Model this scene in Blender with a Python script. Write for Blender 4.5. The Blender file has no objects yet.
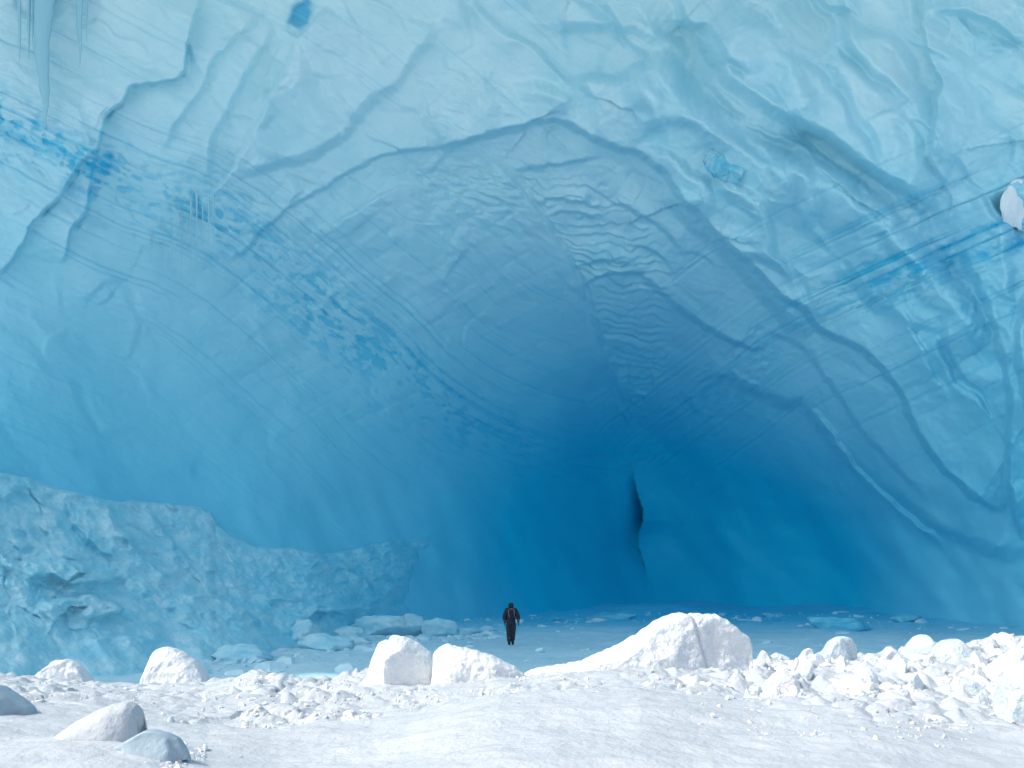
import bpy, math, random
import numpy as np
from mathutils import Vector, Matrix

# ------------------------------------------------------------------ camera, sky, sun, exposure
SC = bpy.context.scene
COL = SC.collection
EYE = 3.5            # camera height above the cave floor (m)
F = 995.0            # focal length in pixels of a 1024 px wide frame (35 mm lens)
HOR = 560.0          # horizon row

cam_d = bpy.data.cameras.new("camera"); cam_d.lens = 35.0; cam_d.sensor_width = 36.0
cam_d.shift_y = (HOR - 384.0) / 1024.0
cam_d.clip_start = 0.1; cam_d.clip_end = 6000
cam = bpy.data.objects.new("camera", cam_d); COL.objects.link(cam)
cam.location = (0, 0, EYE); cam.rotation_euler = (math.radians(90), 0, 0)
SC.camera = cam

SUN_EL, SUN_AZ = 46.0, 254.0     # azimuth clockwise from +Y (view direction)
world = bpy.data.worlds.new("World"); SC.world = world; world.use_nodes = True
wn = world.node_tree.nodes; wl = world.node_tree.links
for n in list(wn): wn.remove(n)
wo = wn.new("ShaderNodeOutputWorld"); bg = wn.new("ShaderNodeBackground"); sky = wn.new("ShaderNodeTexSky")
sky.sky_type = 'NISHITA'; sky.sun_disc = False
sky.sun_elevation = math.radians(SUN_EL); sky.sun_rotation = math.radians(SUN_AZ)
sky.altitude = 0; sky.air_density = 1.0; sky.dust_density = 3.0; sky.ozone_density = 0.3
bg.inputs[1].default_value = 0.15
wl.new(sky.outputs[0], bg.inputs[0]); wl.new(bg.outputs[0], wo.inputs[0])

sd = bpy.data.lights.new("sun", 'SUN'); sd.energy = 2.0; sd.angle = math.radians(0.6); sd.color = (1.0, 0.965, 0.92)
sun = bpy.data.objects.new("sun", sd); COL.objects.link(sun)
_az, _el = math.radians(SUN_AZ), math.radians(SUN_EL)
_to = Vector((math.sin(_az) * math.cos(_el), math.cos(_az) * math.cos(_el), math.sin(_el)))
sun.rotation_euler = _to.to_track_quat('Z', 'Y').to_euler()

SC.view_settings.view_transform = 'Standard'; SC.view_settings.look = 'None'
SC.view_settings.gamma = 1.0; SC.view_settings.exposure = 0.48
SC.render.engine = 'CYCLES'
cy = SC.cycles
cy.use_denoising = True
try: cy.denoiser = 'OPENIMAGEDENOISE'
except Exception: pass
cy.max_bounces = 10; cy.diffuse_bounces = 8; cy.glossy_bounces = 2; cy.transmission_bounces = 4
cy.use_adaptive_sampling = True; cy.adaptive_threshold = 0.02
cy.sample_clamp_indirect = 8.0

# ------------------------------------------------------------------ numpy noise
def _hash(ix, iy, seed):
    h = (ix.astype(np.int64) * 374761393 + iy.astype(np.int64) * 668265263 + int(seed) * 974634777) & 0xFFFFFFFF
    h = ((h ^ (h >> 13)) * 1274126177) & 0xFFFFFFFF
    h = h ^ (h >> 16)
    return (h & 0xFFFFFF) / float(0xFFFFFF)

def vnoise(x, y, seed=0):
    """value-gradient noise in [-1,1]"""
    xi = np.floor(x); yi = np.floor(y); fx = x - xi; fy = y - yi
    ux = fx * fx * fx * (fx * (fx * 6 - 15) + 10); uy = fy * fy * fy * (fy * (fy * 6 - 15) + 10)
    def g(dx, dy):
        a = _hash(xi + dx, yi + dy, seed) * 2 * math.pi
        return np.cos(a) * (fx - dx) + np.sin(a) * (fy - dy)
    n = (g(0, 0) * (1 - ux) + g(1, 0) * ux) * (1 - uy) + (g(0, 1) * (1 - ux) + g(1, 1) * ux) * uy
    return n * 1.5

def fbm(x, y, octaves=4, seed=0, gain=0.5, lac=2.03):
    s = np.zeros(np.broadcast(x, y).shape); a = 1.0; f = 1.0
    for o in range(octaves):
        s += a * vnoise(x * f + 17.3 * o, y * f - 9.1 * o, seed + o * 7); a *= gain; f *= lac
    return s

def ridged(x, y, octaves=4, seed=0):
    s = 0; a = 1.0; f = 1.0
    for o in range(octaves):
        s = s + a * (1 - 2 * np.abs(vnoise(x * f + 5.3 * o, y * f, seed + o * 11))); a *= 0.5; f *= 2.1
    return s

def worley(x, y, seed=0, jit=0.9):
    """returns f1, f2, cell random pair, offset to the nearest cell centre"""
    xi = np.floor(x); yi = np.floor(y)
    f1 = np.full(x.shape, 9.0); f2 = np.full(x.shape, 9.0)
    r1 = np.zeros(x.shape); r2 = np.zeros(x.shape); ox = np.zeros(x.shape); oy = np.zeros(x.shape)
    for dx in (-1, 0, 1):
        for dy in (-1, 0, 1):
            cx = xi + dx; cyy = yi + dy
            px = cx + 0.5 + jit * (_hash(cx, cyy, seed) - 0.5); py = cyy + 0.5 + jit * (_hash(cx, cyy, seed + 1) - 0.5)
            d = np.hypot(x - px, y - py)
            near = d < f1
            f2 = np.where(near, f1, np.minimum(f2, d))
            r1 = np.where(near, _hash(cx, cyy, seed + 2), r1); r2 = np.where(near, _hash(cx, cyy, seed + 3), r2)
            ox = np.where(near, x - px, ox); oy = np.where(near, y - py, oy)
            f1 = np.where(near, d, f1)
    return f1, f2, r1, r2, ox, oy

def sstep(a, b, x):
    t = np.clip((x - a) / (b - a), 0, 1); return t * t * (3 - 2 * t)

def smooth_line(pts, n=6):
    """Catmull-Rom through the points"""
    P = np.array(pts, float)
    if len(P) < 3: return P
    Q = np.vstack([2 * P[0] - P[1], P, 2 * P[-1] - P[-2]])
    out = []
    for i in range(1, len(Q) - 2):
        for k in range(n):
            t = k / n
            out.append(0.5 * ((2 * Q[i]) + (-Q[i - 1] + Q[i + 1]) * t + (2 * Q[i - 1] - 5 * Q[i] + 4 * Q[i + 1] - Q[i + 2]) * t * t + (-Q[i - 1] + 3 * Q[i] - 3 * Q[i + 1] + Q[i + 2]) * t ** 3))
    out.append(Q[-2])
    return np.array(out)

def line_dist(px, py, pts):
    """signed distance (positive on the right-hand side when walking the line with y down) and running parameter 0..1"""
    P = smooth_line(pts)
    seg = np.hypot(*(P[1:] - P[:-1]).T); cum = np.concatenate([[0], np.cumsum(seg)]); tot = cum[-1]
    best = np.full(px.shape, 1e9); sgn = np.ones(px.shape); par = np.zeros(px.shape)
    for i in range(len(P) - 1):
        ax, ay = P[i]; bx, by = P[i + 1]; vx, vy = bx - ax, by - ay; L2 = vx * vx + vy * vy + 1e-9
        t = np.clip(((px - ax) * vx + (py - ay) * vy) / L2, 0, 1)
        dx = px - (ax + t * vx); dy = py - (ay + t * vy); d = np.hypot(dx, dy)
        m = d < best
        best = np.where(m, d, best)
        sgn = np.where(m, np.where(vx * dy - vy * dx >= 0, 1.0, -1.0), sgn)
        par = np.where(m, (cum[i] + t * seg[i]) / tot, par)
    return best * sgn, par, tot

def boxed(px, py, pts, reach):
    P = np.array(pts); x0, y0 = P.min(0) - reach; x1, y1 = P.max(0) + reach
    return (px > x0) & (px < x1) & (py > y0) & (py < y1)

def TPS(ctrl):
    C = np.array(ctrl, float); n = len(C); X = C[:, :2] / 300.0
    r2 = ((X[:, None] - X[None]) ** 2).sum(-1); K = np.where(r2 > 0, 0.5 * r2 * np.log(r2 + 1e-12), 0) + 0.02 * np.eye(n)
    A = np.zeros((n + 3, n + 3)); A[:n, :n] = K; A[:n, n] = 1; A[:n, n + 1:] = X; A[n, :n] = 1; A[n + 1:, :n] = X.T
    w = np.linalg.solve(A, np.concatenate([C[:, 2], [0, 0, 0]]))
    def f(x, y):
        x = x / 300.0; y = y / 300.0
        out = w[n] + w[n + 1] * x + w[n + 2] * y
        for i in range(n):
            q = (x - X[i, 0]) ** 2 + (y - X[i, 1]) ** 2
            out = out + w[i] * 0.5 * q * np.log(q + 1e-12)
        return out
    return f

def world_pt(px, py, Y):
    """point at distance Y ahead of the eye"""
    return (px - 512.0) / F * Y, Y, EYE - (py - HOR) / F * Y

# ------------------------------------------------------------------ mesh helpers
def grid_mesh(name, X, Y, Z, flip=False, attrs=None):
    nr, nc = X.shape
    co = np.stack([X, Y, Z], -1).reshape(-1, 3).astype(np.float32)
    i = np.arange(nr * nc).reshape(nr, nc)
    a, b, c, d = i[:-1, :-1], i[:-1, 1:], i[1:, 1:], i[1:, :-1]
    q = np.stack([a, d, c, b] if not flip else [a, b, c, d], -1).reshape(-1, 4).astype(np.int32)
    return raw_mesh(name, co, q, attrs)

def raw_mesh(name, co, q, attrs=None, smooth=True):
    me = bpy.data.meshes.new(name)
    nf = len(q); k = q.shape[1]
    me.vertices.add(len(co)); me.vertices.foreach_set("co", co.astype(np.float32).ravel())
    me.loops.add(nf * k); me.loops.foreach_set("vertex_index", q.astype(np.int32).ravel())
    me.polygons.add(nf); me.polygons.foreach_set("loop_start", np.arange(0, nf * k, k, dtype=np.int32))
    me.polygons.foreach_set("use_smooth", np.full(nf, smooth, dtype=bool))
    me.update(calc_edges=True); me.validate()
    for nm, arr in (attrs or {}).items():
        at = me.attributes.new(nm, 'FLOAT', 'POINT'); at.data.foreach_set("value", arr.ravel().astype(np.float32))
    return me

def link(name, me, mat, parent=None):
    o = bpy.data.objects.new(name, me); COL.objects.link(o)
    if mat is not None: me.materials.clear(); me.materials.append(mat)
    if parent is not None: o.parent = parent
    return o

def tag(o, label=None, cat=None, group=None, kind=None):
    if label: o["label"] = label
    if cat: o["category"] = cat
    if group: o["group"] = group
    if kind: o["kind"] = kind
    return o

def recentre(o, c):
    """move the object's origin to point c without moving the mesh"""
    o.data.transform(Matrix.Translation(-Vector(c))); o.location = Vector(c); return o

# ------------------------------------------------------------------ materials
def new_mat(name):
    m = bpy.data.materials.new(name); m.use_nodes = True
    nt = m.node_tree; return m, nt, nt.nodes["Principled BSDF"]

def nd(nt, typ, **kw):
    n = nt.nodes.new(typ)
    for k, v in kw.items(): setattr(n, k, v)
    return n

def mixrgb(nt, a, b, fac):
    m = nd(nt, "ShaderNodeMix"); m.data_type = 'RGBA'
    for sock, v in ((6, a), (7, b), (0, fac)):
        if hasattr(v, "links") or hasattr(v, "is_output"): nt.links.new(v, m.inputs[sock])
        else: m.inputs[sock].default_value = v if not isinstance(v, tuple) else (*v, 1.0)[:4]
    return m.outputs[2]

def noise_node(nt, vec, scale, detail=4, rough=0.55):
    n = nd(nt, "ShaderNodeTexNoise"); n.inputs["Scale"].default_value = scale
    n.inputs["Detail"].default_value = detail; n.inputs["Roughness"].default_value = rough
    nt.links.new(vec, n.inputs["Vector"]); return n.outputs[0]

def ramp(nt, val, lo, hi):
    m = nd(nt, "ShaderNodeMapRange"); m.interpolation_type = 'SMOOTHSTEP'
    m.inputs[1].default_value = lo; m.inputs[2].default_value = hi
    nt.links.new(val, m.inputs[0]); return m.outputs[0]

def bump(nt, bsdf, heights):
    prev = None
    for h, dist, st in heights:
        b = nd(nt, "ShaderNodeBump"); b.inputs["Distance"].default_value = dist; b.inputs["Strength"].default_value = st
        nt.links.new(h, b.inputs["Height"])
        if prev: nt.links.new(prev, b.inputs["Normal"])
        prev = b.outputs[0]
    nt.links.new(prev, bsdf.inputs["Normal"])

PALE_ICE = (0.43, 0.70, 0.80)     # bubbly glacier ice
DEEP_ICE = (0.010, 0.56, 0.78)     # bluer ice colour for the low and far parts
CLEAR_ICE = (0.04, 0.53, 0.77)    # bubble-free blue bands

def mat_glacier():
    m, nt, b = new_mat("glacier_ice")
    geo = nd(nt, "ShaderNodeNewGeometry")
    pos = geo.outputs["Position"]
    at = nd(nt, "ShaderNodeAttribute", attribute_name="blue")
    at2 = nd(nt, "ShaderNodeAttribute", attribute_name="deep_tint")
    mott = noise_node(nt, pos, 0.35, 5, 0.6)
    mr = ramp(nt, mott, 0.3, 0.75)
    pale = mixrgb(nt, (0.58, 0.835, 0.875), (0.70, 0.885, 0.92), mr)
    c1 = mixrgb(nt, pale, DEEP_ICE, at2.outputs["Fac"])
    c2 = mixrgb(nt, c1, CLEAR_ICE, at.outputs["Fac"])
    nt.links.new(c2, b.inputs["Base Color"])
    b.inputs["Roughness"].default_value = 0.55
    b.inputs["Specular IOR Level"].default_value = 0.18
    h1 = noise_node(nt, pos, 1.6, 6, 0.6); h2 = noise_node(nt, pos, 9.0, 4, 0.6)
    bump(nt, b, [(h1, 0.06, 0.35), (h2, 0.02, 0.3)])
    return m

def mat_snow(name, col, col2, sss=0.0, bsc=(5.0, 22.0, 70.0), dist=(0.08, 0.022, 0.006), rough=0.6):
    m, nt, b = new_mat(name)
    geo = nd(nt, "ShaderNodeNewGeometry"); pos = geo.outputs["Position"]
    n = noise_node(nt, pos, 0.9, 5, 0.6)
    c = mixrgb(nt, col, col2, ramp(nt, n, 0.35, 0.7))
    nt.links.new(c, b.inputs["Base Color"])
    b.inputs["Roughness"].default_value = rough; b.inputs["Specular IOR Level"].default_value = 0.25
    if sss:
        b.inputs["Subsurface Weight"].default_value = sss
        b.inputs["Subsurface Radius"].default_value = (0.10, 0.22, 0.35); b.inputs["Subsurface Scale"].default_value = 0.35
    bump(nt, b, [(noise_node(nt, pos, s, 5, 0.6), d, 0.6) for s, d in zip(bsc, dist)])
    return m

M_ICE = mat_glacier()
M_SNOW = mat_snow("sunlit_snow", (0.50, 0.54, 0.57), (0.57, 0.605, 0.63), dist=(0.07, 0.012, 0.003))
M_BLOCK = mat_snow("packed_snow", (0.78, 0.81, 0.825), (0.85, 0.87, 0.88), bsc=(4.0, 16.0, 55.0), dist=(0.12, 0.04, 0.006), sss=0.35)
M_CLEARBLOCK = mat_snow("clear_ice_block", (0.58, 0.69, 0.73), (0.68, 0.75, 0.78), bsc=(2.5, 10.0, 40.0), dist=(0.16, 0.06, 0.008), rough=0.45, sss=0.3)
M_SHADEBLOCK = mat_snow("shaded_ice_block", (0.33, 0.44, 0.50), (0.42, 0.53, 0.58), bsc=(1.5, 7.0, 40.0), dist=(0.08, 0.03, 0.004), rough=0.3)  # grey of the shaded front faces put into the colour
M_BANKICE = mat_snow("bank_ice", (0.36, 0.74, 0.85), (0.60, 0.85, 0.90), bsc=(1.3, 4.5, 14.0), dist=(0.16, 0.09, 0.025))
_nt = M_BANKICE.node_tree; _at = nd(_nt, "ShaderNodeAttribute", attribute_name="deep_tint"); _b = _nt.nodes["Principled BSDF"]
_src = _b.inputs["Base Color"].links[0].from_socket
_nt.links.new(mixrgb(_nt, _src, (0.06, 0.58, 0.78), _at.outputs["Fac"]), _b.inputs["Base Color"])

# ------------------------------------------------------------------ the ice cave wall
base_depth = TPS([
    # px, py, distance
    (0, 0, 42), (250, 0, 43), (512, 0, 44), (760, 0, 43), (1024, 0, 40),
    (0, 130, 41.5), (250, 130, 44.5), (450, 120, 47), (541, 125, 48.3), (700, 140, 46), (860, 120, 43), (1024, 130, 40),
    (0, 280, 40), (150, 280, 43.5), (300, 280, 49), (450, 260, 52), (570, 250, 53.5), (700, 260, 51), (850, 250, 46), (1024, 260, 40.5),
    (0, 430, 38), (150, 430, 44), (300, 430, 50), (450, 420, 59), (560, 420, 65), (635, 430, 71), (700, 430, 66), (800, 420, 58), (900, 400, 50), (1024, 400, 42),
    (0, 560, 36), (150, 560, 42.5), (300, 560, 48), (450, 560, 58), (560, 560, 68), (640, 560, 76), (720, 560, 72), (820, 560, 66), (920, 560, 57), (1024, 560, 50),
    (0, 650, 34), (200, 650, 40), (400, 650, 50), (600, 650, 64), (700, 650, 68), (900, 650, 58), (1024, 650, 50),
    (-200, 0, 40), (-200, 300, 38), (-200, 600, 34), (-600, 100, 36), (-600, 600, 32), (-1200, 100, 30), (-1200, 600, 29),
    (1224, 0, 37), (1224, 300, 36), (1224, 600, 43), (1600, 100, 33), (1600, 600, 34), (2300, 100, 29.5), (2300, 600, 29.5),
    (0, -150, 39), (512, -150, 39.5), (1024, -150, 36), (0, -350, 31), (512, -350, 31), (1024, -350, 30), (-1000, -350, 28), (2000, -350, 28),
    (0, -500, 27), (512, -500, 27), (1024, -500, 27), (-1000, -500, 27), (2000, -500, 27),
])

# the broken edges of the ice: line, height (m), ramp width (px), decay (px), side that stands proud (+1 right of the walk, -1 left)
SCARPS = [
    # the big arch over the cave
    ([(230, 262), (290, 208), (330, 185), (369, 162), (400, 152), (439, 147), (478, 139), (505, 133)], 0.45, 5, 40, -1),
    ([(440, 150), (478, 138), (514, 130), (541, 123), (560, 122), (580, 131), (603, 144), (635, 153), (662, 170), (680, 197), (700, 219), (730, 247), (765, 280), (782, 297), (802, 308), (819, 329), (843, 341), (866, 354), (886, 374), (903, 397), (914, 425), (930, 452), (950, 476), (976, 499), (1003, 512)], 1.5, 9, 60, -1),
    # second fold inside the arch on the right
    ([(700, 368), (729, 378), (753, 390), (780, 403), (806, 406), (817, 420), (839, 448), (866, 475), (897, 499), (936, 528), (975, 545), (1024, 560)], 1.0, 18, 60, -1),
    ([(805, 400), (830, 430), (852, 462), (880, 492), (915, 522), (950, 545)], 0.9, 7, 9, 1),
    ([(760, 330), (800, 345), (830, 385), (860, 430), (890, 462), (925, 500)], 0.5, 8, 30, -1),
    # gully lines above the arch, right
    ([(655, 51), (675, 78), (706, 113), (741, 137), (788, 158), (827, 175), (874, 207), (905, 236), (936, 268), (964, 300), (990, 345)], 2.6, 30, 70, 1),
    ([(694, 35), (714, 59), (729, 82), (761, 105), (792, 121), (827, 137), (860, 163), (890, 182), (930, 205)], 2.2, 18, 70, -1),
    ([(705, 95), (740, 120), (780, 136), (820, 155), (842, 170), (880, 200), (900, 222)], 0.5, 6, 12, 1),
    ([(810, 163), (842, 188), (870, 208), (900, 226)], 0.7, 4, 14, -1),
    ([(722, 0), (757, 18), (784, 42), (800, 70), (810, 102), (814, 135)], 1.3, 26, 80, 1),
    ([(921, -10), (925, 31), (929, 59), (941, 83), (935, 102), (933, 129), (929, 156), (946, 188)], 1.3, 6, 90, -1),
    ([(860, 122), (880, 114), (905, 104), (940, 88)], 0.45, 4, 30, 1),
    ([(925, 15), (960, 12), (985, 20), (1024, 45)], 1.2, 10, 25, -1),
    # lens ridges
    ([(700, 78), (735, 110), (755, 130), (800, 150)], 0.6, 10, 30, -1),
    # scales
    ([(506, 84), (522, 86), (541, 87), (555, 90), (567, 97), (573, 111), (571, 126)], 1.01, 15, 40, 1),
    ([(560, 84), (590, 79), (620, 78), (650, 62), (664, 48)], 0.94, 13, 45, 1),
    ([(636, 62), (650, 88), (660, 108), (657, 124), (645, 136), (628, 140)], 1.22, 23, 40, 1),
    ([(545, 16), (562, 28), (590, 28), (640, 32), (660, 48)], 1.08, 15, 45, -1),
    ([(640, 20), (665, 38), (690, 45)], 1.08, 15, 30, 1),
    ([(655, 130), (672, 123), (693, 126), (706, 140), (716, 158)], 1.22, 17, 35, -1),
    ([(638, 145), (660, 150), (690, 172), (706, 186), (712, 205), (708, 222)], 1.22, 15, 40, 1),
    ([(700, 185), (730, 186), (756, 199), (771, 220), (774, 245), (768, 262)], 1.15, 15, 38, 1),
    ([(750, 156), (778, 166), (790, 190), (782, 220)], 0.94, 15, 35, 1),
    ([(775, 152), (800, 166), (813, 190), (813, 214), (800, 235)], 1.22, 17, 40, 1),
    ([(716, 240), (740, 255), (770, 262), (800, 285)], 0.94, 13, 30, -1),
    ([(660, 190), (700, 230), (735, 262), (775, 305), (805, 340)], 1.49, 20, 35, -1),
    # plates under the apex
    ([(512, 172), (540, 167), (566, 163), (600, 158)], 0.65, 5, 28, -1),
    ([(538, 205), (556, 199), (575, 201), (604, 212)], 0.55, 5, 25, -1),
    ([(604, 198), (640, 214), (662, 228), (690, 262)], 0.7, 6, 25, -1),
    ([(540, 216), (575, 213), (606, 222)], 0.4, 4, 15, -1),
    ([(625, 246), (648, 248), (668, 262), (676, 275)], 0.6, 5, 25, -1),
    ([(642, 279), (660, 292), (682, 310), (706, 327), (734, 343), (765, 352)], 0.9, 8, 40, -1),
    ([(568, 270), (600, 262), (640, 262)], 0.45, 4, 16, -1),
    ([(576, 288), (610, 274), (640, 275), (664, 292)], 0.5, 5, 20, -1),
    ([(486, 150), (512, 178), (538, 210), (560, 245), (577, 280), (590, 315), (606, 350), (616, 380)], 0.6, 9, 60, 1),
    ([(626, 355), (628, 378), (634, 391), (646, 393), (652, 380), (650, 350)], 0.3, 4, 12, 1),
    ([(560, 128), (547, 135), (553, 145)], 0.3, 3, 12, 1),
    # left half
    ([(203, -10), (196, 20), (188, 45), (184, 74), (158, 83), (131, 87), (124, 102), (108, 116), (101, 140), (93, 168), (87, 211), (72, 234), (66, 265)], 0.85, 5, 60, 1),
    ([(100, 150), (83, 162), (62, 195), (35, 223), (20, 252), (-10, 285)], 0.6, 5, 40, 1),
    ([(291, 31), (289, 62), (266, 102), (252, 133), (236, 160), (219, 185), (191, 203)], 0.9, 8, 45, -1),
    ([(276, 25), (250, 70), (230, 109), (213, 145), (209, 185)], 0.6, 9, 45, 1),
    ([(270, 8), (238, 35), (213, 62), (203, 90), (180, 121), (165, 150)], 0.5, 8, 40, 1),
    ([(440, 25), (415, 60), (395, 88), (367, 106), (344, 135), (312, 155), (273, 167), (236, 178)], 0.7, 14, 90, 1),
    ([(284, 31), (298, 36), (312, 24), (326, 6)], 0.8, 4, 30, 1),
    ([(420, 182), (380, 196), (350, 214), (310, 232)], 0.45, 5, 30, -1),
    ([(960, 250), (985, 300), (1000, 350), (1008, 400), (1008, 470), (1016, 520)], 1.1, 10, 45, -1),
    ([(1040, 270), (1020, 310), (1018, 360), (1030, 420)], 1.6, 12, 40, -1),
    ([(896, 300), (915, 335), (935, 375), (950, 400)], 0.6, 9, 35, 1),
    ([(1010, 480), (1012, 510), (1022, 540)], 0.8, 6, 20, -1),
]
random.seed(4)
def scallop_set():
    out = []
    # shallow overlapping shells running down to the right above the arch
    for _ in range(46):
        x = random.uniform(600, 1030); y = random.uniform(-20, 460)
        if y > 60 + (x - 560) * 0.9: continue
        a = math.radians(random.uniform(35, 75)); L = random.uniform(25, 75); bend = random.uniform(0.15, 0.5) * L
        dx, dy = math.cos(a), math.sin(a)
        out.append(([(x, y), (x + dx * L * .5 + dy * bend, y + dy * L * .5 - dx * bend), (x + dx * L, y + dy * L)], random.uniform(0.15, 0.4), random.uniform(4, 11), random.uniform(15, 45), random.choice((-1, -1, 1))))
    for _ in range(40):
        x = random.uniform(-20, 520); y = random.uniform(-20, 330)
        a = math.radians(random.uniform(105, 150)); L = random.uniform(20, 70); bend = random.uniform(-0.25, 0.25) * L
        dx, dy = math.cos(a), math.sin(a)
        out.append(([(x, y), (x + dx * L * .5 + dy * bend, y + dy * L * .5 - dx * bend), (x + dx * L, y + dy * L)], random.uniform(0.06, 0.2), random.uniform(3, 10), random.uniform(12, 40), random.choice((1, -1))))
    return out
SCARPS += scallop_set()

BAND_L = [(-80, 95), (0, 126), (45, 148), (90, 172), (140, 196), (190, 214), (235, 240), (280, 275), (330, 320), (375, 355), (410, 392), (455, 425), (500, 447), (560, 466), (630, 476)]
BAND_R = [(630, 452), (680, 415), (730, 378), (765, 350), (800, 330), (850, 308), (905, 283), (950, 262), (1000, 240), (1040, 222), (1110, 190)]

def cave_surface(px, py):
    """distance of the ice at each sight line, plus how blue the ice is there"""
    D = base_depth(px, py)
    # the folds: two walls meet at a crease that runs from the apex down to the fissure
    wob = 6 * vnoise(px / 90, py / 90, 3)
    for pts, h, w, dec, side in SCARPS:
        reach = dec * 4 + 10
        m = boxed(px, py, pts, reach)
        if not m.any(): continue
        x = px[m]; y = py[m]
        xx = x + 2.2 * vnoise(x / 17, y / 17, 21) + 0.9 * vnoise(x / 6, y / 6, 22) + wob[m] * 0.3
        yy = y + 2.2 * vnoise(x / 17, y / 17, 23) + 0.9 * vnoise(x / 6, y / 6, 24)
        s, t, tot = line_dist(xx, yy, pts)
        s = s * side
        taper = np.clip(np.minimum(t, 1 - t) * tot / min(28.0, tot * 0.35), 0, 1)
        taper = np.where(np.abs(s) > 0, taper, taper) ** 0.8
        prof = sstep(-w * 0.5, w * 0.5, s) * np.exp(-np.maximum(s, 0) / dec)
        D[m] -= h * taper * prof
    # region weights
    right = sstep(-10, 60, (px - 560) * 0.75 - (py - 120)) * (py < 700)        # outer right shoulder
    up = sstep(430, 120, py)
    inner = sstep(380, 560, py)
    # broad undulation
    D += 0.9 * fbm(px / 260, py / 260, 2, 31) * (1 - 0.5 * inner)
    # facets stretched along the flow on the right shoulder
    ca, sa = math.cos(math.radians(48)), math.sin(math.radians(48))
    u = px * ca + py * sa; v = -px * sa + py * ca
    wu = u + 14 * vnoise(px / 50, py / 50, 41); wv = v + 10 * vnoise(px / 40, py / 40, 42)
    for (su, sv, amp, sd_) in ((120, 50, 1.15, 51), (56, 26, 0.14, 61)):
        f1, f2, r1, r2, ox, oy = worley(wu / su, wv / sv, sd_)
        edge = sstep(0.0, 0.34, f2 - f1)
        if su > 100: plate = r1 * edge
        tilt = ((r1 - 0.5) * ox * 2 + (r2 - 0.5) * oy * 2.6 - 0.25 * (1 - f1)) * edge
        D += amp * tilt * (0.25 + 0.75 * right) * (1 - inner * 0.85)
    # left shoulder: finer plates
    ca, sa = math.cos(math.radians(28)), math.sin(math.radians(28))
    u2 = px * ca + py * sa; v2 = -px * sa + py * ca
    f1, f2, r1, r2, ox, oy = worley((u2 + 9 * vnoise(px / 30, py / 30, 43)) / 70, (v2 + 7 * vnoise(px / 25, py / 25, 44)) / 26, 71)
    edge = sstep(0.0, 0.2, f2 - f1)
    leftm = (1 - right) * (0.05 + 0.85 * sstep(330, 120, py - 0.12 * px))
    D += 0.26 * ((r1 - 0.5) * ox * 2 + (r2 - 0.5) * oy * 2.2) * edge * leftm
    # --- strata
    sL, tL, _ = line_dist(px, py, BAND_L); sR, tR, _ = line_dist(px, py, BAND_R)
    s = np.where(np.abs(sL) < np.abs(sR), sL, sR)
    isL = sstep(660, 610, px)
    left_of = np.abs(sL) < np.abs(sR)
    along = np.where(left_of, tL * 900, tR * 560 + 2000)
    sw = s + 2.0 * vnoise(px / 140, py / 140, 81) + 1.0 * vnoise(px / 22, py / 22, 82)
    fine = vnoise(sw / 3.3, along / 420, 83) + 0.6 * vnoise(sw / 1.9, along / 300, 84)
    coarse = vnoise(sw / 15, along / 240, 85)
    near = np.exp(-(sw / 36.0) ** 2); wide = np.exp(-(sw / 105.0) ** 2)
    # blotchy flakes in the band where a skin of white ice has spalled off
    blot = fbm(along / 15, sw / 6.0, 4, 91) + 0.55 * fbm(along / 46, sw / 17, 2, 92)
    patch = sstep(-0.55, 0.35, vnoise(along / 120, sw / 60, 95))
    flake = sstep(0.0, 0.5, blot + 0.25 * patch - 0.15) * near * (0.5 + 0.5 * patch)
    lines = sstep(0.35, 0.95, fine + 0.5 * coarse)
    ln2 = sstep(0.15, 0.8, coarse + 0.35 * fine)
    depthm = sstep(540, 440, py)
    blue = np.where(left_of, 0.64 * flake + 0.26 * lines * wide * (0.5 + 0.7 * patch) + 0.15 * lines + 0.12 * near + 0.05 * np.clip(fine, -1, 1),
                    0.30 * flake + 0.95 * ln2 * near * (0.4 + 0.6 * patch) + 0.46 * lines * wide + 0.08 * lines) * (0.25 + 0.75 * depthm)
    D += (0.09 * flake + 0.035 * lines * wide * (1 + 1.5 * (1 - left_of)) + 0.012 * lines + 0.025 * fine * wide) * (0.3 + 0.7 * depthm)
    blue = blue + 0.16 * right * (1 - inner) * (1 - plate) - 0.02
    # melt runnels crossing the left wall, fanning out of the crease
    fan = (px - 640) * 0.5 + (py - 60)
    ang = np.arctan2(py - 700, px + 250)                      # fan centre far lower left
    rad = np.hypot(px + 250, py - 700)
    curv = rad / 9.0 + 2.2 * vnoise(px / 70, py / 70, 101)
    runs = vnoise(ang * 46 + 1.5 * vnoise(px / 120, py / 120, 105), rad / 140, 102)
    mid = sstep(700, 560, px) * sstep(150, 260, px) * sstep(110, 190, py) * sstep(470, 400, py)
    D += mid * (0.045 * runs + 0.03 * sstep(0.25, 0.7, vnoise(ang * 110, rad / 60, 103)))
    blue += mid * 0.14 * sstep(0.3, 0.8, vnoise(ang * 90, rad / 90, 104))
    # ripples under the apex
    Ls = np.interp(py, [140, 165, 190, 215, 250, 290, 340, 390, 440], [490, 500, 525, 545, 566, 588, 602, 618, 630]) + 3 * vnoise(py / 14, px * 0, 110)
    Rs = Ls + np.interp(py, [140, 200, 260, 330, 400, 440], [70, 105, 110, 80, 48, 16])
    rm = sstep(-3, 7, px - Ls) * sstep(0, 30, Rs - px) * sstep(150, 190, py) * sstep(450, 400, py)
    xr = (px - Ls) / np.maximum(Rs - Ls, 1)
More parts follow.
